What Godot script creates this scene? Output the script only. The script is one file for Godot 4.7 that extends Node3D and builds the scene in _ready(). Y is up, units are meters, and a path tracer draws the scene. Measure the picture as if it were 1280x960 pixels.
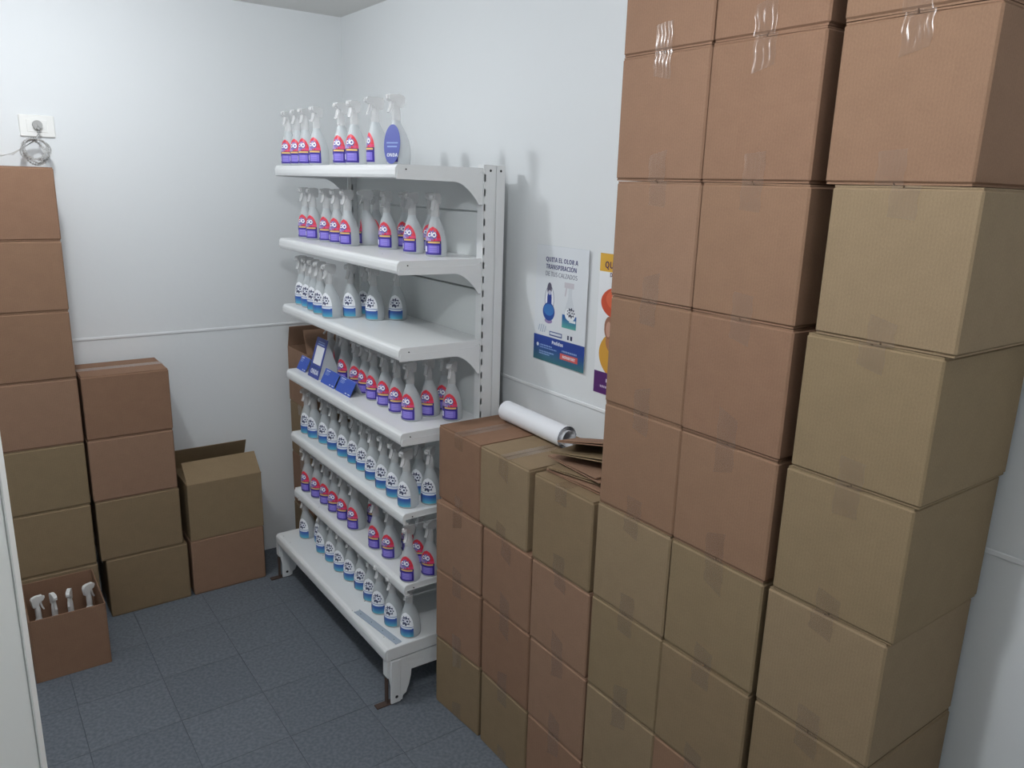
extends Node3D

# Stock room: cartons stacked along two walls, a white metal shelving unit with spray bottles.
# Right wall is the plane x = 0, back wall z = 0, floor y = 0; the room lies at x < 0, z > 0.

const CEIL := 2.524
const BL := 0.318      # carton length (along its taped seam)
const BW := 0.247      # carton width
const BH := 0.26       # carton height

var rng := RandomNumberGenerator.new()
var M := {}
var carton_mesh := {}
var used_names := {}

# ------------------------------------------------------------------ helpers
func numbered(called: String) -> String:
	if not used_names.has(called):
		used_names[called] = 0
		return called
	used_names[called] += 1
	return "%s_%03d" % [called, used_names[called]]

func tag(o: Node, label := "", category := "", group := "", kind := "") -> Node:
	if label != "": o.set_meta("label", label)
	if category != "": o.set_meta("category", category)
	if group != "": o.set_meta("group", group)
	if kind != "": o.set_meta("kind", kind)
	return o

func thing(called: String, label: String, category: String, at := Vector3.ZERO, turn := 0.0, group := "") -> Node3D:
	var o := Node3D.new()
	o.name = numbered(called)
	add_child(o)
	o.position = at
	o.rotation.y = turn
	tag(o, label, category, group)
	return o

func piece(called: String, mesh: Mesh, mat: Material, parent: Node, at := Vector3.ZERO, rot := Vector3.ZERO) -> MeshInstance3D:
	var o := MeshInstance3D.new()
	o.name = called
	o.mesh = mesh
	o.material_override = mat
	o.position = at
	o.rotation = rot
	o.cast_shadow = GeometryInstance3D.SHADOW_CASTING_SETTING_ON
	parent.add_child(o, true)
	return o

func struct(called: String, mesh: Mesh, mat: Material, at := Vector3.ZERO) -> MeshInstance3D:
	var o := piece(called, mesh, mat, self, at)
	o.set_meta("kind", "structure")
	return o

func begin() -> SurfaceTool:
	var st := SurfaceTool.new()
	st.begin(Mesh.PRIMITIVE_TRIANGLES)
	return st

func done(st: SurfaceTool) -> ArrayMesh:
	st.generate_normals()
	return st.commit()

func tri(st: SurfaceTool, a: Vector3, b: Vector3, c: Vector3, ref: Vector3) -> void:
	var n := (a - c).cross(a - b)
	st.add_vertex(a)
	if n.dot((a + b + c) / 3.0 - ref) < 0.0:
		st.add_vertex(c); st.add_vertex(b)
	else:
		st.add_vertex(b); st.add_vertex(c)

func quad(st: SurfaceTool, a: Vector3, b: Vector3, c: Vector3, d: Vector3, ref: Vector3) -> void:
	tri(st, a, b, c, ref)
	tri(st, a, c, d, ref)

# chamfered box
func bbox(st: SurfaceTool, c: Vector3, s: Vector3, r := 0.0) -> void:
	var h := s * 0.5
	r = minf(r, minf(h.x, minf(h.y, h.z)) * 0.9)
	st.set_smooth_group(-1)
	var ax := [Vector3.RIGHT, Vector3.UP, Vector3.BACK]
	for i in 3:
		var j := (i + 1) % 3
		var k := (i + 2) % 3
		for sg in [-1.0, 1.0]:
			var p: Array[Vector3] = []
			for q in [[-1, -1], [1, -1], [1, 1], [-1, 1]]:
				p.append(c + ax[i] * sg * h[i] + ax[j] * q[0] * (h[j] - r) + ax[k] * q[1] * (h[k] - r))
			quad(st, p[0], p[1], p[2], p[3], c)
		if r > 0.0:
			for sa in [-1.0, 1.0]:
				for sb in [-1.0, 1.0]:
					var e: Array[Vector3] = []
					for q in [-1.0, 1.0]:
						e.append(c + ax[i] * q * (h[i] - r) + ax[j] * sa * h[j] + ax[k] * sb * (h[k] - r))
					for q in [1.0, -1.0]:
						e.append(c + ax[i] * q * (h[i] - r) + ax[j] * sa * (h[j] - r) + ax[k] * sb * h[k])
					quad(st, e[0], e[1], e[2], e[3], c)
	if r > 0.0:
		for sx in [-1.0, 1.0]:
			for sy in [-1.0, 1.0]:
				for sz in [-1.0, 1.0]:
					tri(st, c + Vector3(sx * h.x, sy * (h.y - r), sz * (h.z - r)), c + Vector3(sx * (h.x - r), sy * h.y, sz * (h.z - r)), c + Vector3(sx * (h.x - r), sy * (h.y - r), sz * h.z), c)

func box_mesh(c: Vector3, s: Vector3, r := 0.0) -> ArrayMesh:
	var st := begin()
	bbox(st, c, s, r)
	return done(st)

# box between two corners
func span(st: SurfaceTool, a: Vector3, b: Vector3, r := 0.0) -> void:
	bbox(st, (a + b) * 0.5, (b - a).abs(), r)

func span_mesh(a: Vector3, b: Vector3, r := 0.0) -> ArrayMesh:
	return box_mesh((a + b) * 0.5, (b - a).abs(), r)

# extrude a polygon given in a plane: ex, ey axes, thickness along ez
func extrude(st: SurfaceTool, poly: PackedVector2Array, o: Vector3, ex: Vector3, ey: Vector3, ez: Vector3, t: float) -> void:
	st.set_smooth_group(-1)
	var idx := Geometry2D.triangulate_polygon(poly)
	var cen := Vector3.ZERO
	for p in poly:
		cen += o + ex * p.x + ey * p.y
	cen /= poly.size()
	for k in range(0, idx.size(), 3):
		for s in [-0.5, 0.5]:
			var a: Vector3 = o + ex * poly[idx[k]].x + ey * poly[idx[k]].y + ez * t * s
			var b: Vector3 = o + ex * poly[idx[k + 1]].x + ey * poly[idx[k + 1]].y + ez * t * s
			var c: Vector3 = o + ex * poly[idx[k + 2]].x + ey * poly[idx[k + 2]].y + ez * t * s
			tri(st, a, b, c, (a + b + c) / 3.0 - ez * s)
	var cw := Geometry2D.is_polygon_clockwise(poly)
	for k in poly.size():
		var p := poly[k]
		var q := poly[(k + 1) % poly.size()]
		var d := (q - p)
		var nrm := Vector2(-d.y, d.x) if cw else Vector2(d.y, -d.x)
		var a := o + ex * p.x + ey * p.y
		var b := o + ex * q.x + ey * q.y
		var outw := (ex * nrm.x + ey * nrm.y).normalized()
		quad(st, a - ez * t * 0.5, b - ez * t * 0.5, b + ez * t * 0.5, a + ez * t * 0.5, (a + b) * 0.5 - outw)

# tube along points
func tube(st: SurfaceTool, pts: Array, r: float, seg := 8) -> void:
	st.set_smooth_group(0)
	var rings := []
	var up := Vector3.UP
	for i in pts.size():
		var t: Vector3 = (pts[mini(i + 1, pts.size() - 1)] - pts[maxi(i - 1, 0)]).normalized()
		var n := t.cross(up)
		if n.length() < 0.05:
			n = t.cross(Vector3.RIGHT)
		n = n.normalized()
		var b := t.cross(n).normalized()
		up = b if absf(b.dot(up)) > 0.1 else up
		var ring := []
		for k in seg:
			var a := TAU * k / seg
			ring.append(pts[i] + n * cos(a) * r + b * sin(a) * r)
		rings.append(ring)
	for i in pts.size() - 1:
		for k in seg:
			quad(st, rings[i][k], rings[i][(k + 1) % seg], rings[i + 1][(k + 1) % seg], rings[i + 1][k], (pts[i] + pts[i + 1]) * 0.5)
	st.set_smooth_group(-1)
	for e in [0, pts.size() - 1]:
		var inner: Vector3 = pts[1] if e == 0 else pts[pts.size() - 2]
		for k in seg:
			tri(st, pts[e], rings[e][k], rings[e][(k + 1) % seg], inner)

# oval lathe: rows of [y, half width x, half depth z, shift z]
func lathe(st: SurfaceTool, prof: Array, seg := 20, cap_bottom := true, cap_top := true) -> void:
	st.set_smooth_group(0)
	var rings := []
	for p in prof:
		var ring := []
		for k in seg:
			var a := TAU * k / seg
			ring.append(Vector3(sin(a) * p[1], p[0], cos(a) * p[2] + p[3]))
		rings.append(ring)
	for i in prof.size() - 1:
		var ref := Vector3(0, (prof[i][0] + prof[i + 1][0]) * 0.5, (prof[i][3] + prof[i + 1][3]) * 0.5)
		for k in seg:
			quad(st, rings[i][k], rings[i][(k + 1) % seg], rings[i + 1][(k + 1) % seg], rings[i + 1][k], ref)
	st.set_smooth_group(-1)
	if cap_bottom:
		var cb := Vector3(0, prof[0][0], prof[0][3])
		for k in seg:
			tri(st, cb, rings[0][k], rings[0][(k + 1) % seg], cb + Vector3.UP)
	if cap_top:
		var n := prof.size() - 1
		var ct := Vector3(0, prof[n][0], prof[n][3])
		for k in seg:
			tri(st, ct, rings[n][k], rings[n][(k + 1) % seg], ct - Vector3.UP)

func disc_mesh(r: float, h: float, seg := 24) -> ArrayMesh:
	var st := begin()
	lathe(st, [[0.0, r * 0.92, r * 0.92, 0.0], [h * 0.3, r, r, 0.0], [h, r, r, 0.0]], seg)
	return done(st)

func mat(c: Color, rough := 0.8, metal := 0.0) -> StandardMaterial3D:
	var m := StandardMaterial3D.new()
	m.albedo_color = c
	m.roughness = rough
	m.metallic = metal
	return m

func c8(r: int, g: int, b: int) -> Color:
	return Color8(r, g, b)

# text lying on a surface: local +z faces the reader
func words(text: String, size: float, mat_: Material, parent: Node, at: Vector3, rot := Vector3.ZERO, bold := true, stretch := 1.0) -> MeshInstance3D:
	var t := TextMesh.new()
	t.text = text
	var f := SystemFont.new()
	f.font_names = PackedStringArray(["Droid Sans"])
	f.font_weight = 700 if bold else 400
	t.font = f
	t.font_size = 48
	t.pixel_size = size / 36.0
	t.depth = 0.0004
	t.curve_step = 3.0
	var o := piece("lettering", t, mat_, parent, at, rot)
	o.scale.x = stretch
	return o

# ------------------------------------------------------------------ computed textures
func noise_tex(n: int, freq: float, lo: Color, hi: Color, sd: int, oct := 4) -> NoiseTexture2D:
	var f := FastNoiseLite.new()
	f.seed = sd
	f.frequency = freq
	f.fractal_octaves = oct
	var g := Gradient.new()
	g.set_color(0, lo)
	g.set_color(1, hi)
	var t := NoiseTexture2D.new()
	t.width = n
	t.height = n
	t.seamless = true
	t.noise = f
	t.color_ramp = g
	return t

func kraft_texture(sd: int) -> ImageTexture:
	var n := 256
	var im := Image.create(n, n, false, Image.FORMAT_RGB8)
	var f := FastNoiseLite.new()
	f.seed = sd
	f.frequency = 0.012
	f.fractal_octaves = 5
	var g := FastNoiseLite.new()
	g.seed = sd + 7
	g.frequency = 0.35
	g.fractal_octaves = 2
	for y in n:
		for x in n:
			var flute := 0.010 * sin(TAU * x / 8.0)
			var v := 0.965 + 0.025 * f.get_noise_2d(x, y) + 0.045 * g.get_noise_2d(x * 1.0, y * 0.35) + flute
			im.set_pixel(x, y, Color(clampf(v, 0, 1), clampf(v * 0.995, 0, 1), clampf(v * 0.985, 0, 1)))
	return ImageTexture.create_from_image(im)

func in_burst(u: float, v: float, r: float) -> bool:
	var a := atan2(v, u)
	return sqrt(u * u + v * v) < r * (0.86 + 0.16 * cos(a * 9.0))

# three rounded letters of the label's logo in a box of width 2
func in_letters(u: float, v: float, w: float) -> bool:
	var d1 := Vector2(u + 0.62, v).length()
	if absf(d1 - 0.27) < w and not (u + 0.62 > 0.12 and absf(v) < 0.13): return true
	if absf(u + 0.12) < w and v > -0.30 and v < 0.52: return true
	var d2 := Vector2(u - 0.42, v * 0.9).length()
	return absf(d2 - 0.30) < w

func label_texture(red: bool) -> ImageTexture:
	var w := 96
	var h := 144
	var im := Image.create(w, h, false, Image.FORMAT_RGB8)
	for y in h:
		for x in w:
			var u := 2.0 * (x + 0.5) / w - 1.0
			var v := 1.0 - (y + 0.5) / h
			var c: Color
			if red:
				if v < 0.40:
					c = c8(58, 44, 150)
					if u > -0.45 and u < 0.78 and v > 0.06 and v < 0.33:
						c = c8(132, 116, 214)
						if fmod(v * 40.0, 2.0) < 0.7 and u > -0.3 and u < 0.5: c = c8(170, 158, 232)
					if u < -0.62 and v < 0.30 and v > 0.1: c = c8(225, 222, 245)
				elif v < 0.49:
					c = c8(52, 34, 96)
					if u > -0.55 and u < 0.86 and v > 0.41 and v < 0.475: c = c8(240, 200, 118)
				else:
					c = c8(228, 52, 70)
					if v < 0.66 and u < -0.25 + (0.66 - v): c = c8(176, 150, 208)
					if u > 0.35 and v < 0.6: c = c8(232, 66, 112)
				var lu := (u + 0.02) / 0.62
				var lv := (v - 0.70) / 0.125
				if v > 0.5:
					if in_burst(lu * 1.0, lv * 0.66, 1.0): c = c8(128, 122, 190)
					if in_letters(lu, lv * 0.62, 0.20): c = c8(62, 58, 130)
					if in_letters(lu + 0.03, lv * 0.62 - 0.05, 0.115): c = c8(250, 250, 255)
			else:
				if v < 0.36:
					c = c8(52, 88, 172).lerp(c8(88, 176, 202), clampf((0.30 - v) / 0.26, 0.0, 1.0))
					if u < -0.66: c = c8(40, 60, 130)
				else:
					c = c8(244, 246, 250)
				if absf(v - 0.365) < 0.035 and u > -0.6 and u < 0.82: c = c8(232, 238, 248)
				if absf(v - 0.42) < 0.012: c = c8(70, 88, 160)
				var lu2 := (u - 0.02) / 0.64
				var lv2 := (v - 0.67) / 0.125
				if v > 0.45:
					if in_burst(lu2, lv2 * 0.66, 1.05): c = c8(64, 72, 104)
					if in_letters(lu2, lv2 * 0.62, 0.19): c = c8(40, 44, 76)
					if in_letters(lu2, lv2 * 0.62, 0.115): c = c8(238, 242, 250)
			im.set_pixel(x, y, c)
	return ImageTexture.create_from_image(im)

func ell(x: float, y: float, cx: float, cy: float, rx: float, ry: float) -> bool:
	var dx := (x - cx) / rx
	var dy := (y - cy) / ry
	return dx * dx + dy * dy < 1.0

# print on the shoe-spray poster; x 0..1 to the right, y 0..1 downwards
func shoe_poster_texture() -> ImageTexture:
	var w := 300
	var h := 424
	var im := Image.create(w, h, false, Image.FORMAT_RGB8)
	for j in h:
		for i in w:
			var x := (i + 0.5) / w
			var y := (j + 0.5) / h
			var c := c8(226, 230, 234)
			# shoe seen from above, standing on its heel
			if ell(x, y, 0.285, 0.64, 0.075, 0.022): c = c8(150, 130, 175)
			if ell(x, y, 0.29, 0.46, 0.092, 0.125): c = c8(128, 134, 160)
			if ell(x, y, 0.29, 0.46, 0.082, 0.118): c = c8(244, 246, 250)
			if ell(x, y, 0.285, 0.365, 0.045, 0.055): c = c8(92, 88, 108)
			if ell(x, y, 0.29, 0.47, 0.045, 0.11) and y > 0.385: c = c8(44, 66, 150)
			if ell(x, y, 0.285, 0.560, 0.118, 0.078): c = c8(38, 76, 156)
			if ell(x, y, 0.285, 0.545, 0.100, 0.050): c = c8(58, 120, 190)
			if ell(x, y, 0.292, 0.395, 0.034, 0.02): c = c8(196, 196, 214)
			# spray bottle
			var bx := x - 0.69
			if y > 0.285 and y < 0.33 and bx > -0.115 and bx < 0.065: c = c8(206, 202, 208)
			if y >= 0.33 and y < 0.40 and absf(bx + 0.075 + (y - 0.33) * 0.3) < 0.012: c = c8(204, 200, 206)
			if y >= 0.33 and y < 0.60 and absf(bx) < 0.035 + maxf(0.0, y - 0.40) * 0.5:
				c = c8(214, 219, 224)
			if y > 0.555 and y < 0.665 and absf(bx) < 0.135: c = c8(40, 92, 160).lerp(c8(90, 170, 160), clampf((y - 0.57) / 0.09, 0.0, 1.0))
			if y > 0.50 and y < 0.60 and ell(x, y, 0.70, 0.545, 0.10, 0.055): c = c8(238, 241, 244)
			if in_burst((x - 0.715) / 0.075, (y - 0.53) / 0.043, 1.0): c = c8(70, 74, 92)
			if in_letters((x - 0.715) / 0.06, -(y - 0.53) / 0.045, 0.12): c = c8(235, 238, 242)
			if y > 0.59 and y < 0.61 and bx > 0.0 and bx < 0.12: c = c8(228, 234, 240)
			# small marks above the band
			if absf(y - 0.742) < 0.019 and absf(x - 0.44) < 0.125: c = c8(40, 62, 130)
			if absf(y - 0.742) < 0.011 and absf(x - 0.44) < 0.113: c = c8(214, 220, 228)
			if ell(x, y, 0.165, 0.715, 0.10, 0.035) and sin(x * 150.0 + y * 60.0) > 0.2: c = c8(176, 188, 204)
			if (absf(x - 0.685) < 0.016 or absf(x - 0.745) < 0.02) and absf(y - 0.742) < 0.018: c = c8(52, 56, 84)
			if y > 0.778:
				c = c8(34, 66, 150).lerp(c8(60, 118, 124), clampf((y - 0.85) / 0.15, 0.0, 1.0))
				if ell(x, y, 0.085, 0.865, 0.024, 0.017): c = c8(225, 232, 242)
				for r in [[0.13, 0.38, 0.862], [0.13, 0.47, 0.882], [0.12, 0.42, 0.918], [0.12, 0.33, 0.938]]:
					if x > r[0] and x < r[1] and absf(y - r[2]) < 0.0055 and sin(x * 260.0) > -0.55: c = c8(150, 176, 222)
				if x > 0.58 and x < 0.86 and absf(y - 0.868) < 0.006 and sin(x * 260.0) > -0.55: c = c8(160, 184, 226)
				if absf(x - 0.715) < 0.17 and absf(y - 0.915) < 0.026: c = c8(214, 92, 88)
			im.set_pixel(i, j, c)
	return ImageTexture.create_from_image(im)

func pet_poster_texture() -> ImageTexture:
	var w := 300
	var h := 424
	var im := Image.create(w, h, false, Image.FORMAT_RGB8)
	for j in h:
		for i in w:
			var x := (i + 0.5) / w
			var y := (j + 0.5) / h
			var c := c8(236, 238, 240)
			if y < 0.125 and x > 0.0: c = c8(222, 172, 62)
			if ell(x, y, 0.36, 0.335, 0.31, 0.115):
				c = c8(204, 82, 52)
				if ell(x, y, 0.38, 0.31, 0.25, 0.085): c = c8(222, 104, 70)
				if ell(x, y, 0.27, 0.30, 0.05, 0.03) or ell(x, y, 0.46, 0.30, 0.05, 0.03): c = c8(236, 176, 150)
			if ell(x, y, 0.52, 0.70, 0.46, 0.20): c = c8(214, 158, 60)
			if ell(x, y, 0.40, 0.61, 0.24, 0.105): c = c8(172, 118, 84)
			if ell(x, y, 0.20, 0.515, 0.075, 0.08): c = c8(150, 104, 82)
			if ell(x, y, 0.195, 0.525, 0.042, 0.055): c = c8(196, 152, 132)
			if ell(x, y, 0.45, 0.66, 0.09, 0.04): c = c8(92, 58, 48)
			if y > 0.84:
				c = c8(84, 34, 104)
				if absf(y - 0.945) < 0.008 and x > 0.1 and x < 0.6 and sin(x * 220.0) > -0.5: c = c8(206, 196, 214)
				if absf(y - 0.895) < 0.012 and x > 0.2 and x < 0.6 and sin(x * 160.0) > -0.5: c = c8(220, 214, 228)
			im.set_pixel(i, j, c)
	return ImageTexture.create_from_image(im)

func make_materials() -> void:
	var wall := mat(c8(228, 231, 232), 0.55)
	var wn := noise_tex(512, 0.02, Color(0.25, 0.25, 0.25), Color(0.75, 0.75, 0.75), 3, 5)
	wall.heightmap_enabled = true
	wall.heightmap_texture = wn
	wall.heightmap_scale = 0.06
	wall.uv1_triplanar = true
	wall.uv1_world_triplanar = true
	wall.uv1_scale = Vector3(1.4, 1.4, 1.4)
	wall.metallic_specular = 0.35
	M.wall = wall
	M.ceiling = mat(c8(228, 227, 224), 0.9)
	M.trim = mat(c8(236, 238, 239), 0.5)
	M.door = mat(c8(226, 229, 226), 0.45)
	M.grout = mat(c8(82, 88, 95), 0.95)
	M.tiles = []
	for k in 5:
		var t := mat(c8(255, 255, 255), 0.55)
		var d := k
		t.albedo_texture = noise_tex(256, 0.09, c8(88 + d, 95 + d, 103 + d), c8(118 + d, 124 + d, 131 + d), 40 + k, 5)
		t.uv1_triplanar = true
		t.uv1_world_triplanar = true
		t.uv1_scale = Vector3(2.6, 2.6, 2.6)
		t.metallic_specular = 0.4
		M.tiles.append(t)
	M.kraft_red = []
	M.kraft_tan = []
	var k1 := kraft_texture(11)
	var k2 := kraft_texture(29)
	for k in 4:
		var a := mat([c8(151, 119, 98), c8(147, 115, 94), c8(154, 123, 102), c8(149, 118, 96)][k], 0.75)
		var b := mat([c8(147, 127, 100), c8(143, 123, 97), c8(150, 130, 104), c8(145, 126, 99)][k], 0.75)
		for m in [a, b]:
			m.albedo_texture = k1 if k % 2 == 0 else k2
			m.uv1_triplanar = true
			m.uv1_scale = Vector3(5.0, 5.0, 5.0)
			m.uv1_offset = Vector3(0.13 * k, 0.31 * k, 0.22 * k)
			m.metallic_specular = 0.3
		M.kraft_red.append(a)
		M.kraft_tan.append(b)
	var tape := mat(Color(0.72, 0.60, 0.50, 0.10), 0.2)
	tape.transparency = BaseMaterial3D.TRANSPARENCY_ALPHA
	M.tape = tape
	M.steel = mat(c8(232, 234, 234), 0.38)
	M.panel = mat(c8(222, 226, 225), 0.5)
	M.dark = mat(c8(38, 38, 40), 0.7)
	M.rust = mat(c8(78, 62, 54), 0.9)
	M.rail = mat(c8(166, 178, 192), 0.35)
	var body := mat(Color(0.90, 0.92, 0.93, 0.58), 0.38)
	body.transparency = BaseMaterial3D.TRANSPARENCY_ALPHA
	body.backlight_enabled = true
	body.backlight = Color(0.6, 0.62, 0.62)
	M.bottle = body
	var head := mat(Color(0.94, 0.94, 0.94, 0.50), 0.4)
	head.transparency = BaseMaterial3D.TRANSPARENCY_ALPHA
	head.backlight_enabled = true
	head.backlight = Color(0.6, 0.6, 0.6)
	M.sprayer = head
	M.frosted = mat(c8(236, 236, 234), 0.5)
	M.label_red = mat(Color.WHITE, 0.4)
	M.label_red.albedo_texture = label_texture(true)
	M.label_blue = mat(Color.WHITE, 0.4)
	M.label_blue.albedo_texture = label_texture(false)
	M.blue_card = mat(c8(48, 84, 186), 0.4)
	M.navy_card = mat(c8(52, 66, 150), 0.4)
	M.oval = mat(c8(84, 94, 172), 0.4)
	M.card_back = mat(c8(206, 210, 214), 0.7)
	M.print_white = mat(c8(236, 240, 246), 0.6)
	M.print_pale = mat(c8(150, 172, 220), 0.6)
	M.print_green = mat(c8(70, 150, 140), 0.5)
	M.print_navy = mat(c8(50, 54, 112), 0.6)
	M.print_purple = mat(c8(72, 32, 84), 0.6)
	M.print_grey = mat(c8(110, 114, 132), 0.6)
	M.paper = mat(c8(238, 240, 244), 0.55)
	M.paper_grey = mat(c8(160, 164, 176), 0.6)
	M.plastic = mat(c8(236, 236, 232), 0.4)
	M.plug = mat(c8(176, 176, 174), 0.5)
	M.cord = mat(c8(212, 212, 210), 0.45)
	var glow := mat(c8(250, 251, 255), 0.4)
	glow.emission_enabled = true
	glow.emission = c8(244, 248, 255)
	glow.emission_energy_multiplier = 2.0
	M.glow = glow

# ------------------------------------------------------------------ ceiling lamp (both lie above the frame)
func ceiling_lamp(at: Vector3, energy: float, label: String) -> void:
	var t := thing("ceiling_lamp", label, "lamp", at, 0.0, "bare ceiling bulbs")
	var st := begin()
	lathe(st, [[-0.016, 0.046, 0.046, 0.0], [-0.010, 0.05, 0.05, 0.0], [0.0, 0.05, 0.05, 0.0]], 24)
	piece("ceiling_rose", done(st), M.plastic, t)
	st = begin()
	lathe(st, [[-0.072, 0.019, 0.019, 0.0], [-0.066, 0.021, 0.021, 0.0], [-0.016, 0.021, 0.021, 0.0]], 20)
	piece("lamp_holder", done(st), M.plastic, t)
	st = begin()
	var prof := [[-0.070, 0.014, 0.014, 0.0], [-0.085, 0.020, 0.020, 0.0], [-0.105, 0.036, 0.036, 0.0]]
	for k in 9:
		var a := deg_to_rad(-10.0 + 98.0 * k / 8.0)
		prof.append([-0.130 - 0.045 * sin(a), 0.045 * cos(a) + 0.0005, 0.045 * cos(a) + 0.0005, 0.0])
	lathe(st, prof, 24)
	piece("bulb", done(st), M.glow, t)
	var l := OmniLight3D.new()
	l.name = "light"
	l.light_energy = energy
	l.light_color = c8(246, 250, 255)
	l.light_size = 0.04
	l.omni_range = 9.0
	l.omni_attenuation = 2.0
	l.shadow_enabled = true
	l.position = Vector3(0, -0.130, 0)
	t.add_child(l)

# ------------------------------------------------------------------ cartons
func tape_mesh(down: float, slant: float, sd: int) -> ArrayMesh:
	# strip along the top seam (local x), folded down over both ends; origin at the carton's base
	var r := RandomNumberGenerator.new()
	r.seed = sd
	var st := begin()
	st.set_smooth_group(0)
	var hw := 0.024
	var cols := 9 if sd < 6 else 15
	var path := []     # [x, y, outward normal]
	var hl := BL * 0.5 + 0.0006
	var top := BH + 0.0006
	for s in [-1.0, 1.0]:
		var grid := []
		var rows := 8 if sd < 6 else 12
		for i in rows + 1:
			var row := []
			for k in cols + 1:
				var u := float(k) / cols
				var z := lerpf(-hw, hw, u)
				var d := down + slant * (u - 0.5)
				var f := float(i) / rows
				var puff := 0.0005 + (0.00012 * sin(k * 1.1 + sd + 2.0 * f) if sd < 6 else 0.0006 * absf(sin(k * 1.9 + sd)) + 0.0002 * r.randf() + 0.0024 * absf(sin(k * 1.35 + sd + 1.6 * f * sin(k * 0.7 + sd))) * (0.35 + 0.65 * sin(PI * f)))
				row.append(Vector3(s * (hl + puff), top - d * f, z + 0.0015 * sin(f * 9.0 + sd)))
			grid.append(row)
		for i in rows:
			for k in cols:
				quad(st, grid[i][k], grid[i][k + 1], grid[i + 1][k + 1], grid[i + 1][k], Vector3(0, BH * 0.5, 0))
	quad(st, Vector3(-hl, top, -hw), Vector3(hl, top, -hw), Vector3(hl, top, hw), Vector3(-hl, top, hw), Vector3(0, BH * 0.5, 0))
	return done(st)

func prepare_cartons() -> void:
	carton_mesh.body = box_mesh(Vector3(0, BH * 0.5, 0), Vector3(BL, BH - 0.0074, BW), 0.0035)
	var fl := []
	for k in 3:
		var st := begin()
		var w := BW * 0.5 - 0.0016
		var lift := [0.0, 0.0006, 0.0011][k] as float
		st.set_smooth_group(-1)
		# slab from the outer edge (z = 0) to the seam (z = -w), its seam edge lifted a little
		var y0 := -0.0037
		var a := [Vector3(-BL * 0.5 + 0.0026, y0, -0.0026), Vector3(BL * 0.5 - 0.0026, y0, -0.0026), Vector3(BL * 0.5 - 0.0026, y0 + lift, -w), Vector3(-BL * 0.5 + 0.0026, y0 + lift, -w)]
		var t := 0.0031
		var cen := Vector3(0, y0 + t * 0.5, -w * 0.5)
		var up := Vector3(0, t, 0)
		quad(st, a[0], a[1], a[2], a[3], cen)
		quad(st, a[0] + up, a[1] + up, a[2] + up, a[3] + up, cen)
		for i in 4:
			var j := (i + 1) % 4
			quad(st, a[i], a[j], a[j] + up, a[i] + up, cen)
		fl.append(done(st))
	carton_mesh.flap = fl
	carton_mesh.tape = [tape_mesh(0.052, 0.004, 1), tape_mesh(0.062, -0.014, 2), tape_mesh(0.045, 0.012, 3), tape_mesh(0.068, 0.02, 4), tape_mesh(0.058, -0.003, 5), tape_mesh(0.056, -0.004, 6), tape_mesh(0.052, 0.010, 7), tape_mesh(0.060, -0.012, 8)]

# a closed, taped carton; local x is the seam's direction
func carton(label: String, at: Vector3, turn: float, red: bool, group: String, height := BH, wrinkled := false) -> Node3D:
	var t := thing("carton", label, "carton", at, turn, group)
	var m: Material = (M.kraft_red if red else M.kraft_tan)[rng.randi() % 4]
	piece("body", carton_mesh.body, m, t)
	for s in [0.0, PI]:
		var f := piece("flap", carton_mesh.flap[rng.randi() % 3], m, t, Vector3(0, BH, 0), Vector3(0, s, 0))
		f.position.z = BW * 0.5 * (1.0 if s == 0.0 else -1.0)
		var g := piece("flap", carton_mesh.flap[0], m, t, Vector3(0, 0, 0), Vector3(PI, s, 0))
		g.position.z = BW * 0.5 * (-1.0 if s == 0.0 else 1.0)
	piece("tape", carton_mesh.tape[(5 + rng.randi() % 3) if wrinkled else (rng.randi() % 5)], M.tape, t, Vector3(0, 0, rng.randf_range(-0.006, 0.006)))
	piece("tape", carton_mesh.tape[(5 + rng.randi() % 3) if wrinkled else (rng.randi() % 5)], M.tape, t, Vector3(0, BH, rng.randf_range(-0.006, 0.006)), Vector3(PI, 0, 0))
	t.scale.y = height / BH
	return t

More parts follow.
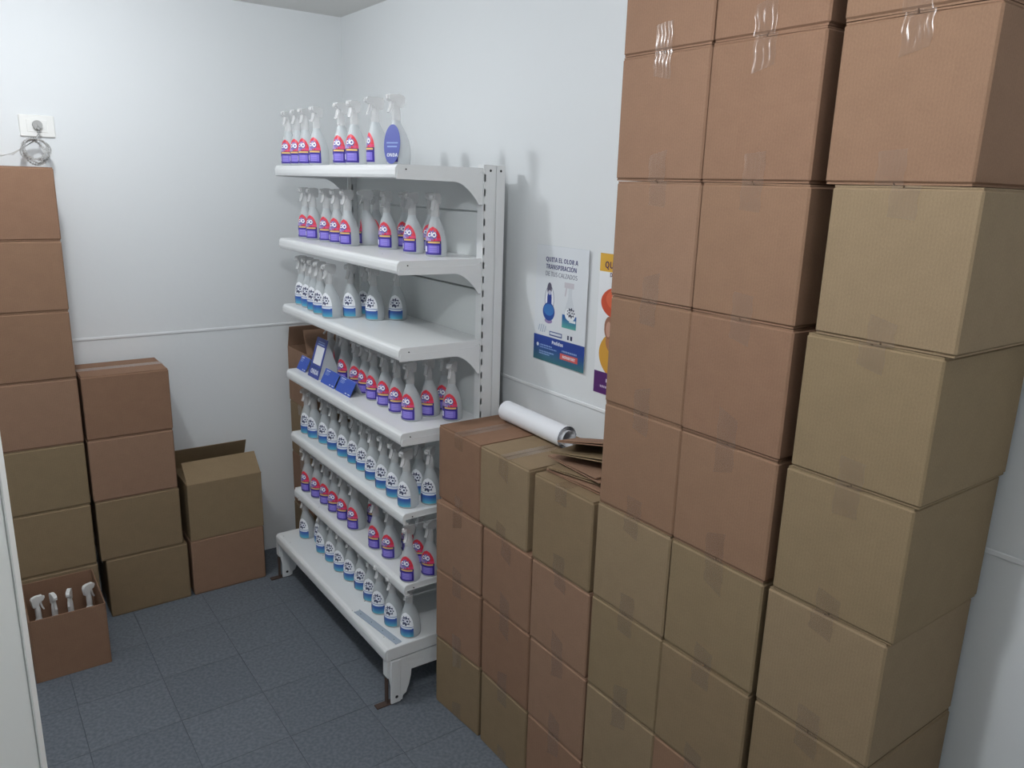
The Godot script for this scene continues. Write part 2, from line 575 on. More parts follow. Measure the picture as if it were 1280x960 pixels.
# open carton: four walls, a bottom, and any flaps given as [side, angle from vertical outward (deg), length, share]
func open_carton(called: String, label: String, at: Vector3, turn: float, m: Material, height: float, flaps: Array, group: String) -> Node3D:
	var t := thing(called, label, "carton", at, turn, group)
	var w := 0.004
	piece("side_wall", span_mesh(Vector3(-BL / 2, 0, BW / 2 - w), Vector3(BL / 2, height, BW / 2), 0.0012), m, t)
	piece("side_wall", span_mesh(Vector3(-BL / 2, 0, -BW / 2), Vector3(BL / 2, height, -BW / 2 + w), 0.0012), m, t)
	piece("end_wall", span_mesh(Vector3(-BL / 2, 0, -BW / 2 + w), Vector3(-BL / 2 + w, height, BW / 2 - w), 0.0012), m, t)
	piece("end_wall", span_mesh(Vector3(BL / 2 - w, 0, -BW / 2 + w), Vector3(BL / 2, height, BW / 2 - w), 0.0012), m, t)
	piece("bottom", span_mesh(Vector3(-BL / 2 + w, 0.0005, -BW / 2 + w), Vector3(BL / 2 - w, 0.006, BW / 2 - w)), m, t)
	for f in flaps:
		var along: float = BL if f[0] in ["front", "back"] else BW
		var fm := span_mesh(Vector3(-along / 2 + 0.001, 0.0, -0.0035), Vector3(along / 2 - 0.001, f[2], 0.0), 0.001)
		var ang := deg_to_rad(f[1])
		var o := piece("flap", fm, m, t)
		if f[0] == "front":
			o.position = Vector3(0, height, BW / 2); o.rotation = Vector3(ang, 0, 0)
		elif f[0] == "back":
			o.position = Vector3(0, height, -BW / 2); o.rotation = Vector3(ang, PI, 0)
		elif f[0] == "left":
			o.position = Vector3(-BL / 2, height, 0); o.rotation = Vector3(ang, -PI / 2, 0)
		else:
			o.position = Vector3(BL / 2, height, 0); o.rotation = Vector3(ang, PI / 2, 0)
	return t

# ------------------------------------------------------------------ spray bottle
const BODY_PROF := [[0.0, 0.032, 0.034, 0.0], [0.0025, 0.0352, 0.0375, 0.0], [0.025, 0.0362, 0.0388, 0.0], [0.05, 0.0350, 0.0376, 0.0006], [0.07, 0.0322, 0.0346, 0.0018], [0.088, 0.0278, 0.0296, 0.0038], [0.104, 0.0222, 0.0234, 0.0062], [0.116, 0.0172, 0.0178, 0.0082], [0.125, 0.0140, 0.0142, 0.0094], [0.130, 0.0132, 0.0132, 0.0096]]
var bottle_mesh := {}

func prof_at(y: float) -> Array:
	for i in BODY_PROF.size() - 1:
		if y <= BODY_PROF[i + 1][0]:
			var f: float = (y - BODY_PROF[i][0]) / (BODY_PROF[i + 1][0] - BODY_PROF[i][0])
			return [y, lerpf(BODY_PROF[i][1], BODY_PROF[i + 1][1], f), lerpf(BODY_PROF[i][2], BODY_PROF[i + 1][2], f), lerpf(BODY_PROF[i][3], BODY_PROF[i + 1][3], f)]
	return BODY_PROF[-1]

func label_mesh() -> ArrayMesh:
	var st := begin()
	st.set_smooth_group(0)
	var rows := 16
	var cols := 12
	var pts := []
	var uvs := []
	for i in rows + 1:
		var v := float(i) / rows
		var y := 0.007 + 0.091 * v
		var p := prof_at(y)
		var half := deg_to_rad(50.0)
		var share := 1.0
		if v > 0.5:
			share = maxf(sqrt(maxf(0.0, 1.0 - pow((v - 0.5) / 0.5, 2.2))), 0.05)
		var rp := []
		var ru := []
		for k in cols + 1:
			var u := (2.0 * k / cols - 1.0) * share
			var a := u * half
			rp.append(Vector3(sin(a) * (p[1] + 0.0005), y, cos(a) * (p[2] + 0.0005) + p[3]))
			ru.append(Vector2(u * 0.5 + 0.5, 1.0 - v))
		pts.append(rp)
		uvs.append(ru)
	for i in rows:
		for k in cols:
			for q in [[i, k], [i + 1, k + 1], [i, k + 1], [i, k], [i + 1, k], [i + 1, k + 1]]:
				st.set_uv(uvs[q[0]][q[1]])
				st.add_vertex(pts[q[0]][q[1]])
	return done(st)

func prepare_bottle() -> void:
	var st := begin()
	lathe(st, BODY_PROF, 22)
	bottle_mesh.body = done(st)
	bottle_mesh.label = label_mesh()
	st = begin()
	lathe(st, [[0.1303, 0.0136, 0.0136, 0.0096], [0.132, 0.0142, 0.0142, 0.0096], [0.158, 0.0132, 0.0132, 0.0092], [0.166, 0.0112, 0.0112, 0.0085], [0.1725, 0.0100, 0.0100, 0.008]], 18)
	bottle_mesh.collar = done(st)
	# head: side outline in (z, y), nozzle towards +z
	st = begin()
	extrude(st, PackedVector2Array([Vector2(-0.013, 0.168), Vector2(0.014, 0.168), Vector2(0.018, 0.181), Vector2(0.038, 0.186), Vector2(0.041, 0.190), Vector2(0.041, 0.199), Vector2(0.036, 0.204), Vector2(0.004, 0.206), Vector2(-0.014, 0.203), Vector2(-0.019, 0.196), Vector2(-0.018, 0.184)]), Vector3.ZERO, Vector3.BACK, Vector3.UP, Vector3.RIGHT, 0.019)
	bottle_mesh.head = done(st)
	st = begin()
	extrude(st, PackedVector2Array([Vector2(0.041, 0.190), Vector2(0.047, 0.1905), Vector2(0.047, 0.1985), Vector2(0.041, 0.199)]), Vector3.ZERO, Vector3.BACK, Vector3.UP, Vector3.RIGHT, 0.011)
	bottle_mesh.nozzle = done(st)
	st = begin()
	extrude(st, PackedVector2Array([Vector2(0.021, 0.184), Vector2(0.029, 0.185), Vector2(0.030, 0.176), Vector2(0.034, 0.164), Vector2(0.041, 0.152), Vector2(0.036, 0.150), Vector2(0.028, 0.160), Vector2(0.023, 0.172)]), Vector3.ZERO, Vector3.BACK, Vector3.UP, Vector3.RIGHT, 0.011)
	bottle_mesh.trigger = done(st)

func make_bottle(red: bool, labelled := true) -> Node3D:
	var t := Node3D.new()
	var bm: Material = M.bottle if labelled else M.frosted
	var hm: Material = M.sprayer if labelled else M.frosted
	piece("body", bottle_mesh.body, bm, t)
	if labelled:
		var l := piece("label", bottle_mesh.label, M.label_red if red else M.label_blue, t)
		l.set_meta("label", "arched red and purple printed label" if red else "arched white and blue printed label")
	piece("collar", bottle_mesh.collar, hm, t)
	var h := piece("sprayer_head", bottle_mesh.head, hm, t)
	piece("nozzle", bottle_mesh.nozzle, hm, h)
	piece("trigger", bottle_mesh.trigger, hm, t)
	return t

func put_bottle(proto: Node3D, red: bool, at: Vector3, face: float, label: String, group: String, slim := 1.0) -> void:
	var b: Node3D = proto.duplicate()
	b.name = numbered("spray_bottle")
	add_child(b)
	b.position = at
	b.rotation.y = face
	b.scale = Vector3(slim, 1.0 if slim == 1.0 else 1.14, slim)
	tag(b, label, "bottle", group)

# ------------------------------------------------------------------ main
func _ready() -> void:
	rng.seed = 20240611
	make_materials()

	# camera, environment, lamps
	var cam := Camera3D.new()
	cam.name = "camera"
	cam.position = Vector3(-1.58365, 1.80068, 3.57347)
	cam.rotation_order = EULER_ORDER_YXZ
	cam.rotation = Vector3(deg_to_rad(-14.3329), deg_to_rad(-36.1494), deg_to_rad(1.70913))
	cam.fov = 52.84025
	cam.near = 0.02
	cam.far = 50.0
	add_child(cam)
	cam.current = true
	var env := Environment.new()
	env.background_mode = Environment.BG_COLOR
	env.background_color = Color(0, 0, 0)
	env.tonemap_mode = Environment.TONE_MAPPER_LINEAR
	env.tonemap_exposure = 1.0
	env.sdfgi_enabled = true
	env.ssao_enabled = true
	env.ssil_enabled = true
	var we := WorldEnvironment.new()
	we.name = "environment"
	we.environment = env
	add_child(we)
	ceiling_lamp(Vector3(-1.36, CEIL, 1.00), 0.56, "bare white ceiling bulb nearer the back wall, above the frame")
	ceiling_lamp(Vector3(-1.36, CEIL, 2.82), 0.76, "bare white ceiling bulb nearer the door, above the frame")

	build_room()
	prepare_cartons()
	prepare_bottle()
	build_right_cartons()
	build_left_cartons()
	build_shelving()
	build_bottles()
	build_small_things()

# ------------------------------------------------------------------ room
func build_room() -> void:
	var W := 3.2
	var D := 3.75
	# floor: slab with separate tiles
	var fl := struct("floor", span_mesh(Vector3(-W - 0.1, -0.1, -0.1), Vector3(0.1, -0.0025, D + 1.4)), M.grout)
	var p := 0.2785
	var meshes := box_mesh(Vector3(0, -0.0045, 0), Vector3(p - 0.0014, 0.009, p - 0.0014), 0.0005)
	for i in range(-12, 5):
		for k in range(-3, 14):
			var x0 := -1.13 + i * p
			var z0 := 0.82 + k * p
			if x0 + p < -W or x0 > 0.0 or z0 + p < 0.0 or z0 > D + 1.2:
				continue
			var t := piece("tile", meshes, M.tiles[(i * 7 + k * 3 + 50 + (i * k) % 3) % 5], fl, Vector3(x0 + p * 0.5, 0, z0 + p * 0.5))
			# border tiles are cut at the walls
			var a := maxf(x0, -W); var b := minf(x0 + p, 0.0)
			var c := maxf(z0, 0.0); var d := minf(z0 + p, D + 1.2)
			t.scale = Vector3((b - a) / p, 1.0, (d - c) / p)
			t.position = Vector3((a + b) * 0.5, 0, (c + d) * 0.5)
	struct("ceiling", span_mesh(Vector3(-W - 0.1, CEIL, -0.1), Vector3(0.1, CEIL + 0.1, D + 1.4)), M.ceiling)
	struct("wall_back", span_mesh(Vector3(-W - 0.1, -0.1, -0.1), Vector3(0.1, CEIL, 0.0)), M.wall)
	struct("wall_right", span_mesh(Vector3(0.0, -0.1, 0.0), Vector3(0.1, CEIL, D + 1.3)), M.wall)
	struct("wall_left", span_mesh(Vector3(-W - 0.1, -0.1, 0.0), Vector3(-W, CEIL, D + 1.3)), M.wall)
	# front wall with the doorway in which the photographer stands
	var x1 := -1.98
	var x2 := -1.10
	var st := begin()
	span(st, Vector3(-W, -0.1, D), Vector3(x1, CEIL, D + 0.1))
	span(st, Vector3(x2, -0.1, D), Vector3(0.0, CEIL, D + 0.1))
	span(st, Vector3(x1, 2.08, D), Vector3(x2, CEIL, D + 0.1))
	struct("wall_front", done(st), M.wall)
	struct("wall_corridor", span_mesh(Vector3(-W, -0.1, D + 1.2), Vector3(0.0, CEIL, D + 1.3)), M.wall)
	# raised joint that runs round the walls
	var ty := 1.137
	struct("trim_1", span_mesh(Vector3(-W, ty - 0.006, 0.0), Vector3(0.0, ty + 0.006, 0.004), 0.0018), M.trim)
	struct("trim_2", span_mesh(Vector3(-0.004, ty - 0.006, 0.004), Vector3(0.0, ty + 0.006, D), 0.0018), M.trim)
	# door leaf, standing open into the room
	var d := Node3D.new()
	d.name = "door_1"
	d.set_meta("kind", "structure")
	tag(d, "white door leaf standing open at the left edge", "door")
	add_child(d)
	var hinge := Vector3(-1.965, 0.0, 3.70)
	var tip := Vector3(-1.569, 0.0, 2.86)
	d.position = hinge
	var dir := tip - hinge
	d.rotation.y = atan2(-dir.z, dir.x)
	var ln := dir.length()
	piece("panel", span_mesh(Vector3(0, 0.012, -0.034), Vector3(ln, 2.03, 0.0), 0.002), M.door, d)
	piece("edge_strip", span_mesh(Vector3(ln - 0.010, 0.012, 0.0), Vector3(ln + 0.0005, 2.03, 0.002), 0.0008), M.plastic, d)
	var hs := begin()
	tube(hs, [Vector3(ln - 0.06, 1.02, -0.033), Vector3(ln - 0.06, 1.02, -0.078)], 0.009, 10)
	tube(hs, [Vector3(ln - 0.06, 1.02, -0.078), Vector3(ln - 0.16, 1.02, -0.083)], 0.008, 10)
	piece("handle", done(hs), M.rail, d)

# ------------------------------------------------------------------ carton stacks on the right
func build_right_cartons() -> void:
	var ord := ["bottom", "second from the floor", "third from the floor", "fourth from the floor", "fifth from the floor", "sixth from the floor", "seventh from the floor", "eighth from the floor", "ninth and topmost"]
	var xc := -0.333 + BL * 0.5
	# low columns
	var low_name := ["column right beside the white shelving", "middle low column", "low column touching the tall stacks"]
	var low_red := [[false, true, true, true], [false, true, true, false], [true, true, true, false]]
	var ys := [0.0, 0.262, 0.522, 0.774, 1.030]
	var low_z := [[1.590, 1.588, 1.586, 1.5825], [1.862, 1.860, 1.856, 1.832], [2.114, 2.112, 2.108, 2.104]]
	for c in 3:
		for n in 4:
			var turn := deg_to_rad(4.4) if c == 0 and n < 3 else deg_to_rad(rng.randf_range(-0.25, 0.25))
			var x := xc + (-0.010 if c == 0 and n < 3 else 0.0)
			var tint := "reddish" if low_red[c][n] else "tan"
			carton("%s taped carton, %s in the four-high %s" % [tint, ord[n] if n < 3 else "topmost", low_name[c]], Vector3(x, ys[n], low_z[c][n]), turn, low_red[c][n], "cartons in the low columns", ys[n + 1] - ys[n] - 0.0004)
	# tall columns
	var tall_name := ["tall column next to the posters", "middle tall column", "nearest tall column at the right edge"]
	var tall_red := [
		[false, false, false, false, true, true, true, true, true],
		[false, true, false, false, true, true, true, true, true],
		[false, false, false, false, false, false, false, true, true]]
	var tall_z := [
		[2.3645, 2.3645, 2.3650, 2.3655, 2.3670, 2.3670, 2.3660, 2.3620, 2.3610],
		[2.6120, 2.6125, 2.6140, 2.6155, 2.6165, 2.6170, 2.6175, 2.6135, 2.6120],
		[2.8720, 2.8730, 2.8740, 2.8735, 2.8810, 2.8890, 2.9040, 2.8850, 2.8850]]
	var tall_x := [
		[0.0, 0.0, 0.0, 0.0, 0.002, 0.001, -0.001, -0.002, 0.0],
		[0.0, 0.0, -0.002, 0.0, 0.0, -0.003, -0.004, -0.004, 0.0],
		[0.004, 0.002, 0.002, 0.002, 0.002, 0.001, 0.0, 0.003, 0.002]]
	for c in 3:
		for n in 9:
			var red: bool = tall_red[c][n]
			carton("%s taped carton, %s in the %s" % ["reddish" if red else "tan", ord[n], tall_name[c]], Vector3(xc + tall_x[c][n], n * BH, tall_z[c][n]), deg_to_rad(rng.randf_range(-0.2, 0.2)), red, "cartons in the tall columns", BH - 0.0004, n >= 7)

# ------------------------------------------------------------------ carton stacks on the left and in the corner
func build_left_cartons() -> void:
	var ord := ["bottom", "second from the floor", "third from the floor", "fourth from the floor", "fifth from the floor", "sixth from the floor", "seventh and topmost"]
	var zc := 0.27 - BW * 0.5
	var red_a := [false, false, false, true, true, true, true]
	for n in 7:
		var x: float = -1.241 - BL * 0.5 + [0.0, -0.002, 0.0, 0.001, -0.001, 0.001, 0.001][n]
		carton("%s carton, %s in the tall column under the wall socket" % ["reddish" if red_a[n] else "tan", ord[n]], Vector3(x, n * BH, zc), deg_to_rad(rng.randf_range(-0.3, 0.3)), red_a[n], "cartons under the wall socket", BH - 0.0004)
	var red_b := [false, false, true, true]
	var bx := [-1.052, -1.067, -1.071, -1.070]
	for n in 4:
		carton("%s carton, %s in the four-high column against the back wall" % ["reddish" if red_b[n] else "tan", ord[n] if n < 3 else "topmost"], Vector3(bx[n], n * BH, zc), deg_to_rad(rng.randf_range(-0.3, 0.3)), red_b[n], "cartons against the back wall", BH - 0.0004)
	carton("reddish carton on the floor under the open tan carton", Vector3(-0.719, 0, zc), 0.0, true, "cartons against the back wall", BH - 0.0004)
	open_carton("open_carton", "open tan carton with raised flaps on a reddish carton", Vector3(-0.717, BH, zc), 0.0, M.kraft_tan[0], BH, [["front", -46.0, 0.112], ["back", -27.0, 0.112], ["left", -104.0, 0.11], ["right", -140.0, 0.11]], "cartons against the back wall")
	# on the floor, without flaps, holding four bottles
	open_carton("open_carton", "open brown carton on the floor holding four spray bottles", Vector3(-1.389, 0.0, 0.4475), PI / 2, M.kraft_red[1], 0.25, [], "")
	# stack squeezed into the corner behind the shelving
	for n in 3:
		carton("brown carton in the corner behind the shelving, %s" % ["on the floor", "second from the floor", "third from the floor"][n], Vector3(-0.333 + BL * 0.5, n * BH, 0.1755 + 0.002 * n), 0.0, n == 1, "cartons in the corner", BH - 0.0004)
	open_carton("open_carton", "open brown carton atop the corner stack behind the shelving", Vector3(-0.333 + BL * 0.5, 3 * BH, 0.1755), 0.0, M.kraft_red[2], BH, [["front", -20.0, 0.115], ["back", -16.0, 0.10]], "cartons in the corner")

# ------------------------------------------------------------------ shelving unit
const SZ0 := 0.362
const SZ1 := 1.418
const SHELF_Y := [1.856, 1.566, 1.290, 1.004, 0.718, 0.450]
const SHELF_X := [-0.465, -0.461, -0.458, -0.454, -0.447, -0.443]

func shelf_tray(xf: float, th: float, z0: float, z1: float) -> ArrayMesh:
	# cross-section in (x, y): a plate with a rounded front lip and a folded underside
	var xb := -0.1235
	var pr := PackedVector2Array([Vector2(xb, 0.0), Vector2(xf + 0.016, 0.0), Vector2(xf + 0.007, -0.0025), Vector2(xf + 0.0018, -0.0085), Vector2(xf, -0.016), Vector2(xf, -th + 0.012), Vector2(xf + 0.003, -th + 0.003), Vector2(xf + 0.009, -th), Vector2(xf + 0.022, -th), Vector2(xf + 0.022, -th + 0.004), Vector2(xf + 0.012, -th + 0.006), Vector2(xf + 0.012, -0.012), Vector2(xb, -0.012)])
	var st := begin()
	extrude(st, pr, Vector3(0, 0, (z0 + z1) * 0.5), Vector3.RIGHT, Vector3.UP, Vector3.BACK, z1 - z0)
	return done(st)

func bracket_mesh(xf: float) -> ArrayMesh:
	var st := begin()
	var pr := PackedVector2Array([Vector2(xf + 0.006, -0.0205), Vector2(xf + 0.002, -0.043), Vector2(xf + 0.205, -0.046)])
	for k in 9:
		pr.append(Vector2(xf + 0.205 + 0.096 * k / 8.0, -0.046 - 0.070 * pow(k / 8.0, 1.9)))
	pr.append(Vector2(-0.1505, -0.116))
	pr.append(Vector2(-0.1505, -0.020))
	pr.append(Vector2(-0.156, -0.012))
	pr.append(Vector2(-0.168, -0.0205))
	extrude(st, pr, Vector3.ZERO, Vector3.RIGHT, Vector3.UP, Vector3.BACK, 0.0028)
	# upper end plate of the shelf, slightly set in
	return done(st)

func build_shelving() -> void:
	var t := thing("shelving_unit", "white metal shelving unit holding rows of spray bottles", "shelving")
	# uprights
	for zz in [SZ1 - 0.034, SZ0]:
		var z0: float = zz
		var z1: float = zz + 0.036
		var u := Node3D.new()
		u.name = "upright"
		t.add_child(u, true)
		# hollow slotted tube: thin folded walls, open slots along the front of both sides
		var st := begin()
		span(st, Vector3(-0.148, 0.03, z0), Vector3(-0.1458, 1.866, z1), 0.0006)
		span(st, Vector3(-0.1015, 0.03, z0), Vector3(-0.0995, 1.866, z1))
		span(st, Vector3(-0.1462, 1.864, z0), Vector3(-0.1000, 1.866, z1))
		span(st, Vector3(-0.1462, 0.03, z0), Vector3(-0.1000, 0.032, z1))
		span(st, Vector3(-0.0975, 0.03, z0), Vector3(-0.063, 1.866, z1), 0.0012)
		for zs in [z0, z1 - 0.0018]:
			span(st, Vector3(-0.139, 0.03, zs), Vector3(-0.1000, 1.866, zs + 0.0018))
			var y := 0.05
			while y < 1.80:
				span(st, Vector3(-0.1462, y, zs), Vector3(-0.1388, y + 0.0245, zs + 0.0018))
				y += 0.047
			span(st, Vector3(-0.1462, y, zs), Vector3(-0.1388, 1.866, zs + 0.0018))
		piece("post", done(st), M.steel, u)
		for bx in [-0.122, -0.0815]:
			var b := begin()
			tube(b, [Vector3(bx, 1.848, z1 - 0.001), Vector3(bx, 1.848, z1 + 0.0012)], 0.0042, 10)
			piece("bolt", done(b), M.dark, u)  # dark disc in place of a hole; the shade inside is painted
	# back panels, one above another with a small step between them
	var edges := [0.14, 0.43, 0.70, 0.965, 1.21, 1.455, 1.715, 1.860]
	for i in edges.size() - 1:
		piece("back_panel", span_mesh(Vector3(-0.122, edges[i] + 0.0025, SZ0 + 0.034), Vector3(-0.112, edges[i + 1] - 0.0025, SZ1 - 0.033), 0.002), M.panel, t)
	# shelves
	for i in 6:
		var s := Node3D.new()
		s.name = "shelf"
		t.add_child(s, true)
		s.position.y = SHELF_Y[i]
		piece("tray", shelf_tray(SHELF_X[i], 0.042, SZ0 + 0.003, SZ1 - 0.003), M.steel, s)
		for zz in [SZ0 + 0.0018, SZ1]:
			piece("bracket", bracket_mesh(SHELF_X[i]), M.steel, s, Vector3(0, 0, zz))
			piece("end_plate", span_mesh(Vector3(SHELF_X[i] + 0.008, -0.0225, zz - 0.0062), Vector3(-0.152, -0.0004, zz - 0.0026), 0.0008), M.steel, s)
		var b := begin()
		tube(b, [Vector3(SHELF_X[i] + 0.035, -0.014, SZ1), Vector3(SHELF_X[i] + 0.035, -0.014, SZ1 + 0.0026)], 0.0022, 8)
		piece("screw", done(b), M.dark, s)
	# base shelf with its beams and feet
	var bs := Node3D.new()
	bs.name = "base_shelf"
	t.add_child(bs)
	bs.position.y = 0.226
	piece("tray", shelf_tray(-0.520, 0.050, SZ0 - 0.045, SZ1 - 0.001), M.steel, bs)
	for zz in [SZ0 - 0.042, SZ1]:
		piece("end_plate", span_mesh(Vector3(-0.512, -0.046, zz - 0.0024), Vector3(-0.150, -0.001, zz + 0.001), 0.0008), M.steel, bs)
	# chipped paint, bare rusty metal showing
	for c in [[-0.422, 0.226, 0.631, 0.0035], [-0.435, 0.226, 1.076, 0.004], [-0.505, 0.226, 1.114, 0.0022], [-0.485, 0.226, 1.339, 0.0025], [-0.498, 0.226, 0.358, 0.0022], [-0.496, 0.226, 0.437, 0.0025], [-0.430, 0.450, 0.624, 0.0026], [-0.384, 1.566, 1.161, 0.0024]]:
		var chip := begin()
		lathe(chip, [[0.0, c[3], c[3] * 0.6, 0.0], [0.0003, c[3] * 0.8, c[3] * 0.45, 0.0]], 7)
		piece("paint_chip", done(chip), M.rust, t, Vector3(c[0], c[1], c[2]), Vector3(0, c[2] * 9.0, 0))
	for zz in [SZ0 - 0.040, SZ1 - 0.002]:
		var f := Node3D.new()
		f.name = "base_leg"
		t.add_child(f, true)
		f.position.z = zz
		var st := begin()
		var pr := PackedVector2Array([Vector2(-0.512, 0.175), Vector2(-0.150, 0.175), Vector2(-0.150, 0.112), Vector2(-0.418, 0.118), Vector2(-0.420, 0.095), Vector2(-0.428, 0.060), Vector2(-0.440, 0.030), Vector2(-0.452, 0.024), Vector2(-0.455, 0.008), Vector2(-0.498, 0.004), Vector2(-0.497, 0.060), Vector2(-0.505, 0.105), Vector2(-0.514, 0.140)])
		extrude(st, pr, Vector3.ZERO, Vector3.RIGHT, Vector3.UP, Vector3.BACK, 0.006)
		piece("plate", done(st), M.steel, f)
		piece("fold", span_mesh(Vector3(-0.5005, 0.004, -0.003), Vector3(-0.462, 0.176, 0.0062), 0.0025), M.steel, f)
		piece("front_flange", span_mesh(Vector3(-0.512, 0.11, -0.034), Vector3(-0.505, 0.176, 0.002), 0.002), M.steel, f)
		piece("rear_foot", span_mesh(Vector3(-0.150, 0.0, -0.018), Vector3(-0.075, 0.16, 0.004), 0.002), M.steel, f)
		var lv := begin()
		span(lv, Vector3(-0.552, 0.0, -0.026), Vector3(-0.458, 0.005, 0.0), 0.001)
		span(lv, Vector3(-0.512, 0.0, -0.024), Vector3(-0.505, 0.10, -0.006), 0.001)
		piece("levelling_foot", done(lv), M.rust, f)
		var b := begin()
		tube(b, [Vector3(-0.480, 0.030, 0.005), Vector3(-0.480, 0.030, 0.0085)], 0.006, 10)
		piece("bolt", done(b), M.dark, f)

# ------------------------------------------------------------------ bottles
func build_bottles() -> void:
	var red := make_bottle(true)
	var blue := make_bottle(false)
	var plain := make_bottle(true, false)
	# rows of [x, z, turn offset in degrees, row]
	var shelves := [
		["top shelf", true, SHELF_Y[0], [[-0.42, 0.43], [-0.42, 0.53], [-0.42, 0.614], [-0.42, 0.723], [-0.42, 0.943], [-0.42, 1.047], [-0.42, 1.214, -34.0], [-0.41, 1.335, -20.0]]],
		["second shelf from top", true, SHELF_Y[1], [[-0.352, 0.405], [-0.350, 0.485], [-0.340, 0.600], [-0.340, 0.700], [-0.345, 0.810, -4.0], [-0.258, 0.800, -62.0, 1], [-0.192, 0.735, 4.0, 1], [-0.272, 0.985, 6.0], [-0.188, 0.965, 8.0, 1], [-0.268, 1.170, -6.0], [-0.184, 1.148, 8.0, 1], [-0.250, 1.292, 12.0]]],
		["third shelf from top", false, SHELF_Y[2], [[-0.379, 0.41], [-0.382, 0.49], [-0.392, 0.578], [-0.403, 0.668], [-0.407, 0.770, -10.0], [-0.331, 0.790, 6.0, 1], [-0.256, 0.757, 8.0, 1], [-0.281, 0.887, -2.0, 1], [-0.203, 0.921, 14.0, 1]]],
		["fourth shelf from top", true, SHELF_Y[3], [[-0.262, 0.425, -50.0, 1], [-0.260, 0.510, -60.0, 1], [-0.262, 0.600, -55.0, 1], [-0.312, 0.678, -6.0], [-0.321, 0.808, 4.0], [-0.319, 0.890, -14.0], [-0.330, 0.984, -8.0], [-0.332, 1.078, 0.0], [-0.335, 1.175, 8.0], [-0.340, 1.284, -2.0], [-0.258, 1.268, 2.0, 1], [-0.174, 1.234, 6.0, 1], [-0.215, 1.350, 10.0, 1]]],
		["fifth shelf from top", false, SHELF_Y[4], [[-0.377, 0.408], [-0.375, 0.485, -4.0], [-0.300, 0.430, 0.0, 1], [-0.364, 0.577], [-0.365, 0.674], [-0.364, 0.771], [-0.359, 0.861], [-0.365, 0.954, 4.0], [-0.377, 1.060, 4.0], [-0.383, 1.158, 4.0], [-0.386, 1.252, 2.0], [-0.392, 1.352, -6.0], [-0.310, 1.366, 10.0, 1], [-0.298, 1.270, 0.0, 1]]],
		["sixth shelf from top", true, SHELF_Y[5], [[-0.389, 0.418, -8.0], [-0.380, 0.508], [-0.375, 0.596], [-0.378, 0.690, 6.0], [-0.378, 0.784], [-0.379, 0.889], [-0.290, 0.884, 4.0, 1], [-0.382, 1.089, -4.0], [-0.375, 1.186, 4.0], [-0.288, 1.176, 4.0, 1], [-0.398, 1.375, 4.0], [-0.315, 1.378, 2.0, 1], [-0.300, 1.280, 0.0, 1]]],
		["base shelf near floor", false, 0.226, [[-0.405, 0.415, -4.0], [-0.368, 0.500, -12.0, 1], [-0.397, 0.593, -12.0], [-0.397, 0.689], [-0.400, 0.788, 2.0], [-0.397, 0.882, 4.0], [-0.393, 0.972, 10.0], [-0.399, 1.070, 8.0], [-0.412, 1.171, 4.0], [-0.411, 1.275, 2.0], [-0.394, 1.368, 2.0]]],
	]
	var ordinals := ["first", "second", "third", "fourth", "fifth", "sixth", "seventh", "eighth", "ninth", "tenth", "eleventh", "twelfth"]
	for s in shelves:
		var front := 0
		var back := 0
		for b in s[3]:
			var off: float = b[2] if b.size() > 2 else 0.0
			var rear: bool = b.size() > 3 and b[3] == 1
			var n := back if rear else front
			if rear: back += 1
			else: front += 1
			var lab := "%s-labelled spray bottle, %s from left in %s row, %s" % ["red" if s[1] else "blue", ordinals[n], "rear" if rear else "front", s[0]]
			# facing -x turned some 28 degrees towards the room's near end
			var face := deg_to_rad(-90.0 + 30.0 + off + rng.randf_range(-2.5, 2.5))
			put_bottle(red if s[1] else blue, s[1], Vector3(b[0], s[2] + 0.0003, b[1]), face, lab, "spray bottles on the %s" % s[0])
	# four in the open carton on the floor
	var spots := [[-1.478, 0.400, 1.9], [-1.420, 0.400, 0.25], [-1.362, 0.400, -0.3], [-1.304, 0.400, 2.1]]
	var nm := ["leftmost", "second from the left", "third from the left", "rightmost"]
	for i in 4:
		put_bottle(plain, true, Vector3(spots[i][0], 0.0065, spots[i][1]), spots[i][2], "unlabelled frosted spray bottle in the open floor carton, %s of four" % nm[i], "spray bottles in the open carton", 0.74)
	for p in [red, blue, plain]:
		p.free()

